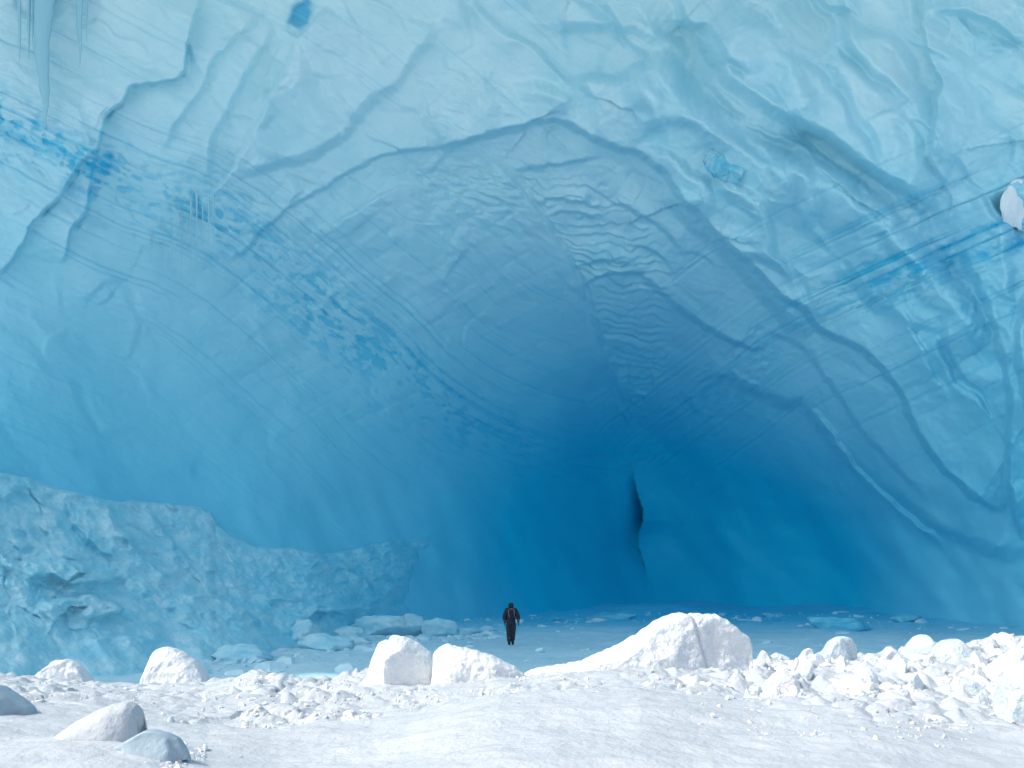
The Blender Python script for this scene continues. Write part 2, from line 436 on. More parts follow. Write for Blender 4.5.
    ph = np.interp(py, [140, 220, 300, 380, 450], [0, 6.0, 14.5, 25, 34]) + 0.9 * vnoise(px / 40, py / 24, 111) + 0.45 * vnoise(px / 12, py / 14, 112) + 1.6 * (xr - 0.45) ** 2 - 1.2 * xr
    saw = 1 - (ph - np.floor(ph))
    amp_ = np.interp(py, [150, 230, 320, 440], [0.30, 0.42, 0.34, 0.2]) * (0.55 + 0.75 * _hash(np.floor(ph), np.floor(ph) * 0, 114)) * (0.6 + 0.5 * vnoise(px / 25, py / 15, 113))
    D += rm * amp_ * (saw - sstep(0.80, 1.0, saw))
    D -= 0.35 * sstep(-2, 4, px - Ls) * np.exp(-np.maximum(px - Ls, 0) / 35) * sstep(150, 200, py) * sstep(450, 400, py)
    # chips at the arch's left flank
    ch = np.exp(-(((px - 480) / 60) ** 2 + ((py - 185) / 38) ** 2)) + 0.8 * np.exp(-(((px - 470) / 45) ** 2 + ((py - 95) / 30) ** 2))
    D += ch * 0.30 * ridged((px + py * 0.9) / 26, (py - px * .35) / 9, 2, 121) * 0.5
    D += inner * 0.7 * fbm((px * 0.9 - py * 0.45) / 75, py / 150, 3, 136)
    # lower right wall: long slanting scratches and drift lines
    lr = sstep(650, 720, px) * sstep(430, 520, py)
    sc_ = vnoise((px - py * 0.45) / 7.0, (py + px * .5) / 120, 131)
    D += lr * (0.03 * sc_ * sstep(-0.2, 0.5, vnoise(px / 50, py / 50, 134)) + 0.18 * fbm(px / 60, py / 40, 2, 132))
    blue -= lr * 0.10 * sstep(0.55, 0.95, sc_)
    sw2 = (py - 590) + 0.00020 * (px - 860) ** 2 + 5 * vnoise(px / 60, 0 * px, 133)
    # hollow at the foot of the wall
    # the deep fissure
    ex = np.interp(py, [440, 462, 475, 488, 500, 512, 522, 533, 545, 556, 568, 585], [630, 631, 633, 636, 639.5, 643, 642.5, 639, 638, 641, 645, 647]) + 0.8 * vnoise(py / 5, 0 * py, 141)
    A = np.interp(py, [462, 475, 490, 505, 520, 535, 555, 575, 592], [0, 0.25, 0.9, 2.2, 2.6, 1.1, .5, .2, 0])
    wd = np.interp(py, [455, 500, 520, 560, 590], [3, 6, 8, 12, 14])
    sx = px - ex
    D += np.where(sx < 0, A * np.exp(-(np.abs(sx) / wd) ** 1.5), 0.0)
    D -= np.where(sx >= 0, 0.55 * A * np.exp(-np.abs(sx) / 22), 0.0)
    # blue hole high on the left
    hx, hy = px - 301, py - 14
    hx = hx + 5 * vnoise(px / 11, py / 11, 146); hy = hy + 5 * vnoise(px / 9, py / 9, 147)
    hole = np.exp(-((hx * .85 + hy * .5) / 10.0) ** 2 - ((hy * .9 - hx * .45) / 15.0) ** 2)
    hole = sstep(0.08, 0.75, hole); D += 0.45 * hole; blue += 0.75 * hole
    # fine texture
    n1 = fbm(px / 34, py / 34, 3, 151); n2 = fbm(u2 / 13, v2 / 6, 3, 161); n3 = fbm(px / 4.5, py / 4.5, 2, 171)
    D += (0.035 + 0.05 * right * (1 - inner)) * n1 + (0.008 + 0.014 * (1 - inner)) * n2 + 0.005 * n3
    # crack lines carry clear blue ice
    for pts, a, w in (([(188, 39), (184, 74), (158, 83), (131, 87), (124, 102), (108, 117), (101, 140), (93, 168), (87, 211), (72, 234)], 0.45, 1.6),
                      ([(83, 162), (62, 195), (35, 223)], 0.25, 1.5), ([(98, 150), (110, 160), (100, 170), (84, 165), (60, 152), (20, 135), (-20, 118)], 0.6, 6.0),
                      ([(940, 205), (905, 220), (880, 236), (850, 244)], 0.3, 2.0), ([(1040, 205), (980, 232), (930, 256), (880, 282), (850, 292)], 0.6, 4.0),
                      ([(1040, 232), (1000, 252), (950, 262), (905, 276)], 0.6, 6.5), ([(905, 255), (860, 268), (800, 300), (760, 330), (720, 362)], 0.32, 3.2)):
        m = boxed(px, py, pts, 20)
        if not m.any(): continue
        q, t, tot = line_dist(px[m] + 1.5 * vnoise(px[m] / 9, py[m] / 9, 181), py[m] + 1.5 * vnoise(px[m] / 9, py[m] / 9, 182), pts)
        k = np.exp(-(q / w) ** 2) * np.clip(np.minimum(t, 1 - t) * tot / 15, 0, 1) * (0.5 + 0.5 * vnoise(px[m] / 14, py[m] / 10, 183))
        blue[m] += a * np.clip(k, 0, 1) * 1.4; D[m] += 0.25 * np.clip(k, 0, 1)
    return D, np.clip(blue, 0, 0.95)

def axis(segs):
    out = []
    for a, b, st in segs:
        out.append(np.arange(a, b, st))
    return np.concatenate(out)
xs = axis([(-1700, -700, 60), (-700, -160, 18), (-160, -12, 3.5), (-12, 1036, 1.15), (1036, 1190, 3.5), (1190, 1800, 20), (1800, 2900, 60)])
ys = axis([(-500, -150, 12), (-150, -10, 3.5), (-10, 640, 1.15), (640, 700, 3)])
PX, PY = np.meshgrid(xs, ys)
D, BL = cave_surface(PX, PY)
X, Y, Z = world_pt(PX, PY, D)
deep_tint = np.clip(0.74 * sstep(30, 3, Z) + 0.45 * sstep(50, 74, Y), 0, 1)  # bluer lower down and further into the cave
# unseen outer berg: roof, flanks, and a front brow shaped to shade the cave
def up_row(dz, dy): return X[:1] * (1.0), Y[:1] + dy, Z[:1] + dz
rows = [up_row(16, 170), up_row(14, 90), up_row(12, 0), up_row(7, -6), up_row(2.5, -7)]
X = np.vstack([r[0] for r in rows] + [X]); Y = np.vstack([r[1] for r in rows] + [Y]); Z = np.vstack([r[2] for r in rows] + [Z])
BL = np.vstack([np.zeros((5, BL.shape[1])), BL]); deep_tint = np.vstack([np.zeros((5, deep_tint.shape[1])), deep_tint])
def side(c, xx, yy): return np.full((X.shape[0], 1), xx), np.maximum(Y[:, c:c + 1] * 0 + yy, Y[:, c:c + 1] * 0), Z[:, c:c + 1]
L1 = (np.full((X.shape[0], 1), -150.0), Y[:, :1] + 2, Z[:, :1]); L2 = (np.full((X.shape[0], 1), -170.0), Y[:, :1] + 150, Z[:, :1])
R1 = (np.full((X.shape[0], 1), 160.0), Y[:, -1:] + 2, Z[:, -1:]); R2 = (np.full((X.shape[0], 1), 180.0), Y[:, -1:] + 150, Z[:, -1:])
X = np.hstack([L2[0], L1[0], X, R1[0], R2[0]]); Y = np.hstack([L2[1], L1[1], Y, R1[1], R2[1]]); Z = np.hstack([L2[2], L1[2], Z, R1[2], R2[2]])
zc = np.zeros((X.shape[0], 2)); BL = np.hstack([zc, BL, zc]); deep_tint = np.hstack([zc, deep_tint, zc])
me = grid_mesh("ice_cave", X, Y, Z, attrs={"blue": BL, "deep_tint": np.clip(deep_tint, 0, 1)})
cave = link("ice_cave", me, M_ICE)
tag(cave, "vaulted pale to deep blue glacier ice wall and ceiling with blue strata and a dark fissure", "ice cave", kind="structure")

# ------------------------------------------------------------------ ground: snow plain and cave floor
M_FLOOR = mat_snow("shaded_floor_snow", (0.49, 0.75, 0.83), (0.57, 0.79, 0.86), bsc=(1.0, 5.0, 20.0), dist=(0.12, 0.04, 0.01))  # blue of shade and ice bounce put into the snow colour
def floor_z(x, y):
    z = 0.16 * fbm(x / 9, y / 7, 3, 201) + 0.06 * fbm(x / 1.8, y / 1.5, 3, 202) + 0.05 * sstep(0.2, 0.7, vnoise(x / 1.3, y / 1.1, 203))
    rise = sstep(52, 72, y + 0.02 * (x - 8) ** 2) * (0.45 + 0.35 * vnoise(x / 6, y / 6, 204))                     # drift at the foot of the wall
    return z * (1 - 0.8 * np.exp(-((y - 41) / 4) ** 2 - (x / 3) ** 2)) + rise
gx = np.concatenate([[-75, -60], np.arange(-45, 46, 0.3), [60, 75]])
gy = np.concatenate([np.arange(22, 95, 0.25), [120]])
GX, GY = np.meshgrid(gx, gy)
FLOOR_BOUNCE = sstep(42, 62, GY + 0.004 * (GX - 8) ** 2)  # painted blue bounce, stronger towards the back of the floor
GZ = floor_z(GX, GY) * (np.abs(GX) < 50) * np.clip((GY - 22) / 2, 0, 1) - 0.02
me = grid_mesh("cave_floor", GX, GY, GZ, flip=True, attrs={"deep_tint": FLOOR_BOUNCE})
_nt = M_FLOOR.node_tree; _at = nd(_nt, "ShaderNodeAttribute", attribute_name="deep_tint"); _b = _nt.nodes["Principled BSDF"]
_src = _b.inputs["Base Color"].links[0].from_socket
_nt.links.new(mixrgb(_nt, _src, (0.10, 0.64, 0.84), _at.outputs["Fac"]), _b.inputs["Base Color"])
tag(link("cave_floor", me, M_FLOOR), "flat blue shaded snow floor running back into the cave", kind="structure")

# ------------------------------------------------------------------ foreground snow bank
NEAR = 11.5
near_x = [-400, -100, 0, 60, 134, 208, 280, 330, 373, 410, 450, 500, 560, 640, 700, 760, 830, 900, 1024, 1200, 1500]
near_y = [704, 705, 708, 712, 721, 731, 732, 727, 724, 717, 707, 697, 694, 693, 697, 700, 699, 702, 712, 715, 720]
far_x = [-400, -100, 0, 40, 90, 142, 205, 232, 257, 280, 300, 330, 368, 440, 530, 560, 600, 660, 740, 765, 800, 850, 900, 960, 1010, 1060, 1200, 1500]
far_y = [670, 672, 675, 680, 683, 685, 684, 679, 673, 677, 681, 680, 673, 680, 676, 670, 664, 660, 668, 661, 661, 656, 654, 646, 638, 634, 632, 640]
def bank_z(px, Yd, detail=True):
    yn = np.interp(px, near_x, near_y); yf = np.interp(px, far_x, far_y)
    zn = EYE - NEAR * (yn - HOR) / F
    FAR = 19.0
    zf = EYE - FAR * (yf - HOR) / F
    x = (px - 512) / F * Yd
    z0 = 1.72 + 0.05 * vnoise(x / 2.5, Yd / 2.5, 211)
    z = np.where(Yd < NEAR, z0 + (zn - z0) * sstep(5.0, NEAR, Yd), 0)
    dip = sstep(NEAR, NEAR + 1.2, Yd) * sstep(15.5, NEAR + 1.5, Yd) * 0.16
    z = np.where(Yd >= NEAR, zn + (zf - zn) * sstep(NEAR + 1, FAR, Yd) - dip, z)
    z = np.where(Yd > FAR, zf * 0 + zf - (zf + 0.6) * np.clip((Yd - FAR) / 6.0, 0, 1) ** 1.3, z)
    z = z + 0.13 * np.exp(-((px - 125) / 95.0) ** 2 - ((Yd - 8.9) / 0.9) ** 2)
    if detail:
        rub = sstep(NEAR + 0.3, NEAR + 2.2, Yd) * (0.35 + 0.65 * sstep(-0.3, 0.3, vnoise(x / 2.2, Yd / 2.2, 221))) * (0.45 + 0.55 * sstep(640, 800, px) + 0.25 * sstep(230, 300, px) * sstep(480, 420, px))
        rub = rub + 0.55 * sstep(720, 900, px) * sstep(9.6, 11.2, Yd) * sstep(NEAR + 1.2, NEAR, Yd)
        f1, f2, r1, r2, ox, oy = worley(x * 2.6 + 0.5 * vnoise(x * 2, Yd * 2, 222), Yd * 2.2, 223)
        lump = (0.5 - f1) * 0.34 * (0.3 + r1) + (r2 - 0.5) * oy * 0.4
        g1, g2, s1, s2, qx, qy = worley(x * 8 + 0.4 * vnoise(x * 9, Yd * 9, 225), Yd * 7, 226)
        lump += (0.5 - g1) * 0.05 * (0.2 + s1)
        z += rub * (lump + 0.05 * fbm(x * 3, Yd * 3, 4, 224))
        smooth = 1 - np.clip(rub, 0, 1)
        z += smooth * (0.045 * fbm(x / 1.6, Yd / 0.9, 3, 231) + 0.004 * ridged(x * 0.9 + Yd * 0.6, Yd * 1.6, 2, 233) + 0.004 * fbm(x * 5, Yd * 4, 3, 232))
    return z
bx = axis([(-700, -40, 12), (-40, 1066, 1.6), (1066, 1750, 12)])
by = np.concatenate([np.geomspace(3.0, 7.5, 60), np.geomspace(7.55, 20.0, 520), np.linspace(20.05, 25.5, 60)])
BX, BY = np.meshgrid(bx, by)
BZ = bank_z(BX, BY)
me = grid_mesh("snow_bank", (BX - 512) / F * BY, BY, BZ, flip=True)
bank = link("snow_bank", me, M_SNOW)
tag(bank, "bright sunlit bank of drifted and broken snow across the foreground", kind="structure")

gx = np.concatenate([[-3000, -1200, -500, -200, -100, -60], np.arange(-45, 46, 0.5), [60, 100, 200, 500, 1200, 3000]])
gy = np.concatenate([[-3000, -1200, -400, -150, -60, -20, -5, 0, 2], np.arange(3, 30, 0.5), [40, 80, 200, 600]])
GX, GY = np.meshgrid(gx, gy)
GY2 = np.clip(GY, 3, 26)
GZ = bank_z(np.clip(512 + GX / GY2 * F, -400, 1500), GY2, False) - 0.10 - 0.15 * sstep(12, 24, GY)
me = grid_mesh("snow_field", GX, GY, GZ, flip=True)
tag(link("snow_field", me, M_SNOW), "open sunlit snow field around the bank", kind="structure")

def bank_at(px, Yd):
    return float(bank_z(np.array([float(px)]), np.array([float(Yd)]), False)[0])

# ------------------------------------------------------------------ snow blocks with the outlines of the photo
def outline_block(name, top, Yc, depth, mat, label, cat="snow block", group=None, seed=1, facets=7, cut=0.10, grooves=(), foot=0.25, power=0.62, lump=0.035, n=150, m=70, zb=None):
    """top: list of (px, py) of the block's upper outline at distance Yc"""
    if zb is None: zb = bank_at(float(np.mean([p[0] for p in top])), Yc) - foot
    pyb = HOR + (EYE - zb + 0.02) / Yc * F
    top = [(top[0][0] - 1.5, pyb)] + list(top) + [(top[-1][0] + 1.5, pyb)]
    T = np.array(top, float)
    s = np.concatenate([[0], np.cumsum(np.hypot(*(T[1:] - T[:-1]).T))]); s /= s[-1]
    ss = np.linspace(0, 1, n)
    tx = np.interp(ss, s, T[:, 0]); ty = np.interp(ss, s, T[:, 1])
    k = np.array([1, 2, 1.]) / 4
    if lump > 0.015: ty[3:-3] += (1.3 * vnoise(tx / 6.0, tx * 0, 290 + seed) + 0.7 * vnoise(tx / 2.6, tx * 0, 291 + seed))[3:-3]
    for _ in range(1):
        tx[1:-1] = np.convolve(tx, k, 'valid'); ty[1:-1] = np.convolve(ty, k, 'valid')
    xw, _, zw = world_pt(tx, ty, Yc)
    th = np.linspace(0, math.pi, m)
    S, TH = np.meshgrid(ss, th)                      # rows: front (0) to back (pi)
    XT = np.interp(S, ss, xw); ZT = np.interp(S, ss, zw)
    hgt = np.maximum(ZT - zb, 0.02)
    span = xw.max() - xw.min()
    cx = 0.5 * (xw.max() + xw.min())
    endt = np.clip(1 - (2 * np.abs((XT - cx) / span)) ** 4, 0.0, 1) ** 0.5
    hd = depth * (0.35 + 0.65 * endt)
    c = np.cos(TH); sn = np.sin(TH)
    YY = Yc - hd * np.sign(c) * np.abs(c) ** 0.8
    ZZ = zb + hgt * np.abs(sn) ** power
    XX = XT + (cx - XT) * -0.06 * (1 - sn)
    P = np.stack([XX, YY, ZZ], -1)
    rs = np.random.RandomState(seed)
    ctr = np.array([cx, Yc, zb + 0.45 * (zw.max() - zb)])
    hmax = zw.max() - zb
    for _ in range(facets * 2 + 2):
        a = rs.uniform(-1.35, 1.35); e = rs.uniform(-0.1, 0.9)
        nrm = np.array([math.sin(a) * math.cos(e), -math.cos(a) * math.cos(e), math.sin(e)])
        ext = abs(nrm[0]) * span * 0.5 + abs(nrm[1]) * depth + abs(nrm[2]) * hmax * 0.5
        d = ext * rs.uniform(0.42, 0.72)
        q = (P - ctr) @ nrm - d
        cutv = np.maximum(q, 0) * 0.97
        keep = sn ** 10                                # the skyline keeps its outline
        P -= (cutv * (1 - keep))[..., None] * nrm
    u = P[..., 0]; w_ = P[..., 2] * 1.2 + P[..., 1] * 0.8
    disp = lump * fbm(u * 2.2 + seed, w_ * 2.2, 4, 300 + seed) + lump * 0.35 * ridged(u * 5, w_ * 5, 2, 320 + seed)
    for gxp, g_pts, gw, gd in grooves:
        pxn = 512 + P[..., 0] / Yc * F
        gpy = HOR - (P[..., 2] - EYE) / Yc * F
        gx_ = np.interp(gpy, [p[1] for p in g_pts], [p[0] for p in g_pts])
        yr = (gpy > g_pts[0][1] - 4) & (gpy < g_pts[-1][1] + 6)
        dd = pxn - gx_
        disp = disp - gd * np.exp(-(dd / gw) ** 2) * yr * (c > -0.3) - gd * 0.7 * sstep(-2, 3, dd) * np.exp(-np.maximum(dd, 0) / 30) * yr * (c > 0)
    P[..., 1] -= disp * np.where(c > 0, 1, -1) * (1 - 0.5 * sn ** 8)
    P[..., 2] += 0.3 * disp * sn
    me = grid_mesh(name, P[..., 0], P[..., 1], P[..., 2], flip=True)
    o = link(name, me, mat); tag(o, label, cat, group)
    recentre(o, (cx, Yc, zb)); return o

GB = "snow and ice blocks along the foreground bank"
outline_block("snow_mound", [(505, 690), (516, 682), (536, 671), (560, 667), (582, 663), (600, 655), (622, 645), (640, 634), (655, 623), (668, 616), (680, 613), (690, 613.5), (700, 614), (716, 615), (727, 620), (738, 629), (748, 637), (751.5, 645), (751, 660), (746, 674), (741, 690)], 16.8, 1.15, M_BLOCK,
    "largest white snow mound, sloping up from the left to a rounded cracked top", "snow mound", seed=3, facets=4, grooves=[(0, [(689, 612), (693, 632), (698, 652), (703, 672)], 1.6, 0.07)], foot=0.35, power=0.55, n=260, m=120)
outline_block("snow_block", [(366, 690), (370, 668), (374, 655), (379, 643), (386, 640), (389, 641.5), (391, 636.5), (398, 635), (407, 638), (420, 645), (431, 654), (438, 664), (443, 678), (444, 692)], 17.0, 0.75, M_BLOCK,
    "tall white snow block with a notched top left of the person", group=GB, seed=11, facets=6, foot=0.3)
outline_block("snow_block", [(430, 692), (433, 668), (433, 654), (440, 646), (448, 645), (463, 648), (480, 652), (492, 655), (504, 662), (515, 667), (524, 674), (530, 688)], 16.2, 0.65, M_BLOCK,
    "low wide snow block with crumbly right end beside the notched block", group=GB, seed=14, facets=6, foot=0.3, lump=0.05)
outline_block("snow_block", [(140, 696), (142, 680), (147, 668), (151, 656), (157, 649), (166, 646.5), (176, 649), (188, 656), (198, 664), (205, 674), (209, 690)], 20.5, 0.55, M_BLOCK,
    "rounded white snow block standing alone on the left before the blue wall", group=GB, seed=17, facets=5, zb=0.7)
outline_block("snow_block", [(28, 694), (36, 676), (46, 668), (56, 661), (68, 659.5), (76, 663), (84, 671), (89, 682), (91, 694)], 21.0, 0.5, M_BLOCK,
    "low domed snow block at far left with frosty streaks", group=GB, seed=19, facets=4, zb=0.6)
outline_block("snow_slab", [(40, 752), (56, 737), (76, 722), (98, 710), (116, 703), (130, 702), (137, 706), (141, 714), (140, 724), (136, 734), (128, 744)], 9.6, 0.34, M_SNOW,
    "smooth rounded snow slab rising to the right near the lower left corner", "snow slab", seed=23, facets=-1, lump=0.010, zb=1.60, power=0.8)
outline_block("ice_block", [(104, 756), (112, 750), (124, 742), (138, 734), (146, 730), (156, 730), (168, 733), (178, 738), (184, 748), (186, 756)], 8.9, 0.16, M_SHADEBLOCK,
    "ice wedge with grey blue shade in its colour, below the smooth rounded snow slab", "ice block", seed=27, facets=8, lump=0.004, zb=1.70, power=0.5)
outline_block("ice_block", [(-30, 716), (-22, 694), (-10, 684), (0, 686), (8, 692), (18, 700), (28, 708)], 11.2, 0.3, M_SHADEBLOCK,
    "ice wedge with grey blue shade in its colour, cut by the left edge of the photo", "ice block", seed=29, facets=8, lump=0.006, zb=1.74, power=0.5)
RB = [
    ([(798, 690), (806, 668), (818, 654), (826, 650), (831, 640), (842, 635.5), (851, 638), (856, 646), (857, 664), (858, 690)], 17.4, .45, "C", "pale translucent ice block with a rounded peak right of the largest mound"),
    ([(795, 676), (799, 658), (804, 650), (809, 647), (813, 651), (816, 672)], 17.9, .25, "B", "small pointed snow lump left of the rounded translucent block"),
    ([(756, 682), (759, 656), (763, 650), (770, 660), (780, 662), (786, 680)], 17.6, .3, "B", "small snow spike at the right foot of the largest mound"),
    ([(898, 690), (905, 660), (911, 643), (917, 636), (925, 634), (930, 640), (935, 652), (944, 672), (948, 690)], 17.2, .4, "C", "knobbly pale ice block, left one of the two tall blocks on the right"),
    ([(930, 694), (935, 664), (939, 645), (946, 640), (957, 639), (966, 646), (975, 664), (980, 694)], 16.6, .45, "C", "pale blue ice block, right one of the two tall blocks on the right"),
    ([(870, 690), (876, 668), (884, 660), (898, 654), (910, 660), (916, 676), (918, 692)], 16.6, .35, "C", "low pale ice lump in front of the knobbly block"),
    ([(846, 700), (852, 680), (868, 668), (886, 666), (902, 678), (918, 700)], 15.4, .4, "C", "flat pale ice slab lying in the rubble under the rounded translucent block"),
    ([(1003, 724), (1005, 700), (1007, 682), (1012, 672), (1022, 662), (1040, 656), (1062, 668), (1070, 724)], 11.0, .4, "C", "large smooth pale blue ice block cut by the right edge of the photo"),
    ([(986, 690), (991, 668), (1002, 656), (1018, 648), (1034, 654), (1044, 690)], 14.6, .4, "B", "snow block behind the large ice block at the right edge"),
    ([(946, 706), (952, 690), (960, 680), (972, 679), (984, 690), (992, 706)], 13.6, .3, "C", "dull blue ice wedge in the rubble left of the edge block"),
    ([(742, 700), (748, 684), (760, 676), (778, 674), (792, 682), (798, 700)], 15.0, .35, "B", "broad snow lump in front of the snow spike"),
    ([(808, 704), (814, 690), (828, 684), (842, 688), (850, 704)], 14.0, .3, "B", "round snow lump low in the rubble on the right"),
    ([(958, 672), (966, 656), (980, 648), (994, 650), (1004, 668)], 17.8, .35, "B", "low snow hump on the right crest behind the pale blue blocks"),
    ([(700, 704), (706, 686), (716, 678), (728, 680), (738, 690), (742, 704)], 15.2, .28, "B", "crumbly snow lump at the foot of the largest mound"),
    ([(256, 694), (262, 681), (270, 673.5), (282, 675), (292, 684), (298, 694)], 18.4, .35, "B", "low crumbly snow hump on the crest left of the notched block"),
    ([(914, 742), (920, 726), (930, 716), (944, 718), (956, 730), (960, 742)], 10.4, .2, "B", "small snow lump low on the right slope"),
]
for i, (o_, Yc, dp, k, lb) in enumerate(RB):
    outline_block("ice_block" if k == "C" else "snow_block", o_, Yc, dp, M_CLEARBLOCK if k == "C" else M_BLOCK, lb,
                  "ice block" if k == "C" else "snow block", GB, seed=40 + i * 3, facets=6, lump=0.02 if k == "C" else 0.04, n=80, m=44)

# ------------------------------------------------------------------ crumbs of snow (uncountable)
import bmesh
def ico(sub):
    bm = bmesh.new(); bmesh.ops.create_icosphere(bm, subdivisions=sub, radius=1.0)
    v = np.array([p.co[:] for p in bm.verts]); f = np.array([[q.index for q in fc.verts] for fc in bm.faces]); bm.free(); return v, f
ICO2 = ico(2); ICO4 = ico(4); ICO5 = ico(5)
def chunk(v, rs, cuts=6, lo=0.55, hi=0.85):
    v = v.copy()
    for _ in range(cuts):
        n = rs.normal(size=3); n /= np.linalg.norm(n); d = rs.uniform(lo, hi)
        q = np.maximum(v @ n - d, 0); v -= q[:, None] * n
    return v
def crumbs():
    rs = np.random.RandomState(5); V = []; Fc = []; off = 0
    zones = [(745, 1030, 12.2, 18.8, 3600, 0.010, 0.15), (700, 1030, 9.2, 12, 900, 0.008, 0.035), (235, 380, 12.5, 18.3, 2300, 0.008, 0.048), (380, 530, 12.5, 16, 900, 0.008, 0.035),
             (530, 745, 12.5, 16, 500, 0.01, 0.04), (0, 235, 12.2, 18.5, 700, 0.01, 0.045), (160, 205, 8.3, 10.2, 260, 0.01, 0.045), (0, 1030, 7.6, 11.5, 200, 0.005, 0.014)]
    for x0, x1, y0, y1, n, s0, s1 in zones:
        for _ in range(n):
            px = rs.uniform(x0, x1); Yd = rs.uniform(y0, y1)
            if vnoise(np.array([(px) / 40.]), np.array([Yd / 1.5]), 401)[0] < -0.22 + 0.5 * rs.rand(): continue
            s = s0 + (s1 - s0) * rs.rand() ** 5
            v = chunk(ICO2[0], rs, 8, 0.25, 0.75) * s * 1.5 * rs.uniform(0.45, 1.5, 3)
            a = rs.uniform(0, 6.28); ca, sa = math.cos(a), math.sin(a)
            v = v @ np.array([[ca, sa, 0], [-sa, ca, 0], [0, 0, 1]])
            z = float(bank_z(np.array([px]), np.array([Yd]))[0])
            V.append(v + np.array([(px - 512) / F * Yd, Yd, z - s * 0.15])); Fc.append(ICO2[1] + off); off += len(v)
    me = raw_mesh("snow_rubble", np.vstack(V), np.vstack(Fc), smooth=False)
    return tag(link("snow_rubble", me, M_BLOCK), "scattered crumbs of broken snow lying over the sunlit bank", "snow rubble", kind="stuff")
crumbs()

# ------------------------------------------------------------------ rough ice bank leaning on the left wall
TOPX = [-160, -60, 0, 27, 59, 90, 117, 133, 172, 200, 211, 217, 234, 258, 297, 324, 359, 387, 408, 425, 443, 458, 468]
TOPY = [455, 462, 469, 473, 485, 492, 499, 497, 501, 504, 508, 521, 534, 544, 546, 551.5, 545, 538, 538, 534, 530, 533, 540]
def left_bank():
    ux = axis([(-160, 474, 1.2)]); v = np.linspace(0, 1, 260)
    U, V = np.meshgrid(ux, v)
    Rv = np.interp(V, [0, 0.12, 0.25, 0.5, 0.75, 1.0], [474, 464, 444, 422, 410, 420])
    U = np.where(U > 300, 300 + (U - 300) * (Rv - 300) / 174.0, U)
    topy = np.interp(ux, TOPX, TOPY) + 1.5 * vnoise(ux / 9, 0 * ux, 501)
    wallY = base_depth(U, np.full_like(U, 560.0))
    base_py = np.interp(ux, [-160, 0, 100, 200, 300, 400, 430, 474], [704, 700, 692, 680, 668, 650, 638, 620])
    PYb = topy[None] + (base_py - topy)[None] * V
    D0, _ = cave_surface(U, PYb)
    slope = np.interp(ux, [-160, 0, 200, 340, 420, 474], [4.5, 4.5, 5.0, 4.2, 2.2, 0.9])
    edge = np.interp(ux, [-160, 300, 380, 440, 474], [1, 1, 0.75, 0.35, 0.0])
    out = -1.0 + (2.0 * edge[None]) * sstep(0.0, 0.035, V) + slope[None] * V ** 1.15
    s = 1 - sstep(0.75, 1.0, V)
    # diagonal pressure ridges and undercut shelves
    d1 = (U * 0.72 - PYb * 0.70); d2 = (U * 0.70 + PYb * 0.72)
    left = sstep(340, 200, U)
    rd = 0
    for pts, h, w, dec, sd in [
        ([(106, 490), (112, 515), (130, 540), (155, 565), (180, 575)], 1.0, 7, 14, 1), ([(66, 500), (75, 525), (95, 545), (112, 558), (120, 566)], 0.8, 6, 12, -1),
        ([(145, 505), (165, 530), (180, 552), (200, 575)], 0.9, 6, 14, 1), ([(105, 531), (125, 540), (140, 555)], 0.6, 5, 10, -1),
        ([(-10, 545), (10, 560), (30, 562), (60, 562), (90, 570), (85, 578)], 1.0, 5, 12, 1),
        ([(20, 577), (50, 576), (75, 582), (110, 580), (125, 578)], 0.9, 5, 12, -1),
        ([(35, 603), (60, 600), (90, 597), (115, 604), (118, 612), (75, 617)], 1.1, 5, 14, 1),
        ([(160, 602), (185, 594), (215, 596), (235, 606), (260, 622)], 0.9, 5, 16, 1),
        ([(211, 510), (216, 525), (214, 545)], 0.5, 3, 8, -1), ([(80, 640), (120, 636), (160, 640)], 0.6, 4, 14, 1),
        ([(295, 572), (330, 560), (360, 575), (380, 600)], 0.8, 5, 12, 1),
        ([(250, 590), (300, 600), (340, 606), (380, 600)], 1.0, 6, 16, 1), ([(300, 640), (306, 620), (330, 612), (352, 618)], 0.7, 5, 12, -1)]:
        q, t, tot = line_dist(U + 3 * vnoise(U / 12, PYb / 12, 511), PYb + 3 * vnoise(U / 12, PYb / 12, 512), pts)
        q = q * sd; tp = np.clip(np.minimum(t, 1 - t) * tot / 18, 0, 1)
        rd = rd + h * tp * sstep(-w * .5, w * .5, q) * np.exp(-np.maximum(q, 0) / dec)
    f1, f2, r1, r2, ox, oy = worley((d2 + 6 * vnoise(U / 20, PYb / 20, 521)) / 30, (d1 + 6 * vnoise(U / 18, PYb / 18, 522)) / 17, 523)
    pl = ((r1 - .5) * ox * 1.6 + (r2 - .5) * oy * 1.8) * sstep(0, .3, f2 - f1) + (0.5 - f1) * .5
    g1, g2, s1, s2, qx, qy = worley((U + 5 * vnoise(U / 9, PYb / 9, 531)) / 13, (PYb + 4 * vnoise(U / 9, PYb / 9, 532)) / 8.5, 533)
    cr = (0.6 - g1) * (0.5 + s1) + (s2 - .5) * qy * sstep(0, .3, g2 - g1)
    bumps = (0.42 * pl * (0.5 + 0.7 * left) + 0.26 * cr * (1 - left * 0.8) * sstep(0, .05, V) + 0.22 * fbm(U / 22, PYb / 14, 4, 541) + 0.16 * ridged(d1 / 20, d2 / 55, 3, 543) * 0.6 + 0.012 * fbm(U / 4, PYb / 3, 2, 551))
    lowsm = 1 - 0.75 * sstep(0.55, 0.85, V)
    out = out + (rd * s * sstep(0.02, 0.08, V) + bumps * lowsm * sstep(0, 0.03, V)) * np.clip(edge[None] + 0.25, 0, 1)
    DD = D0 - out
    X, Y, Z = world_pt(U, PYb, DD)
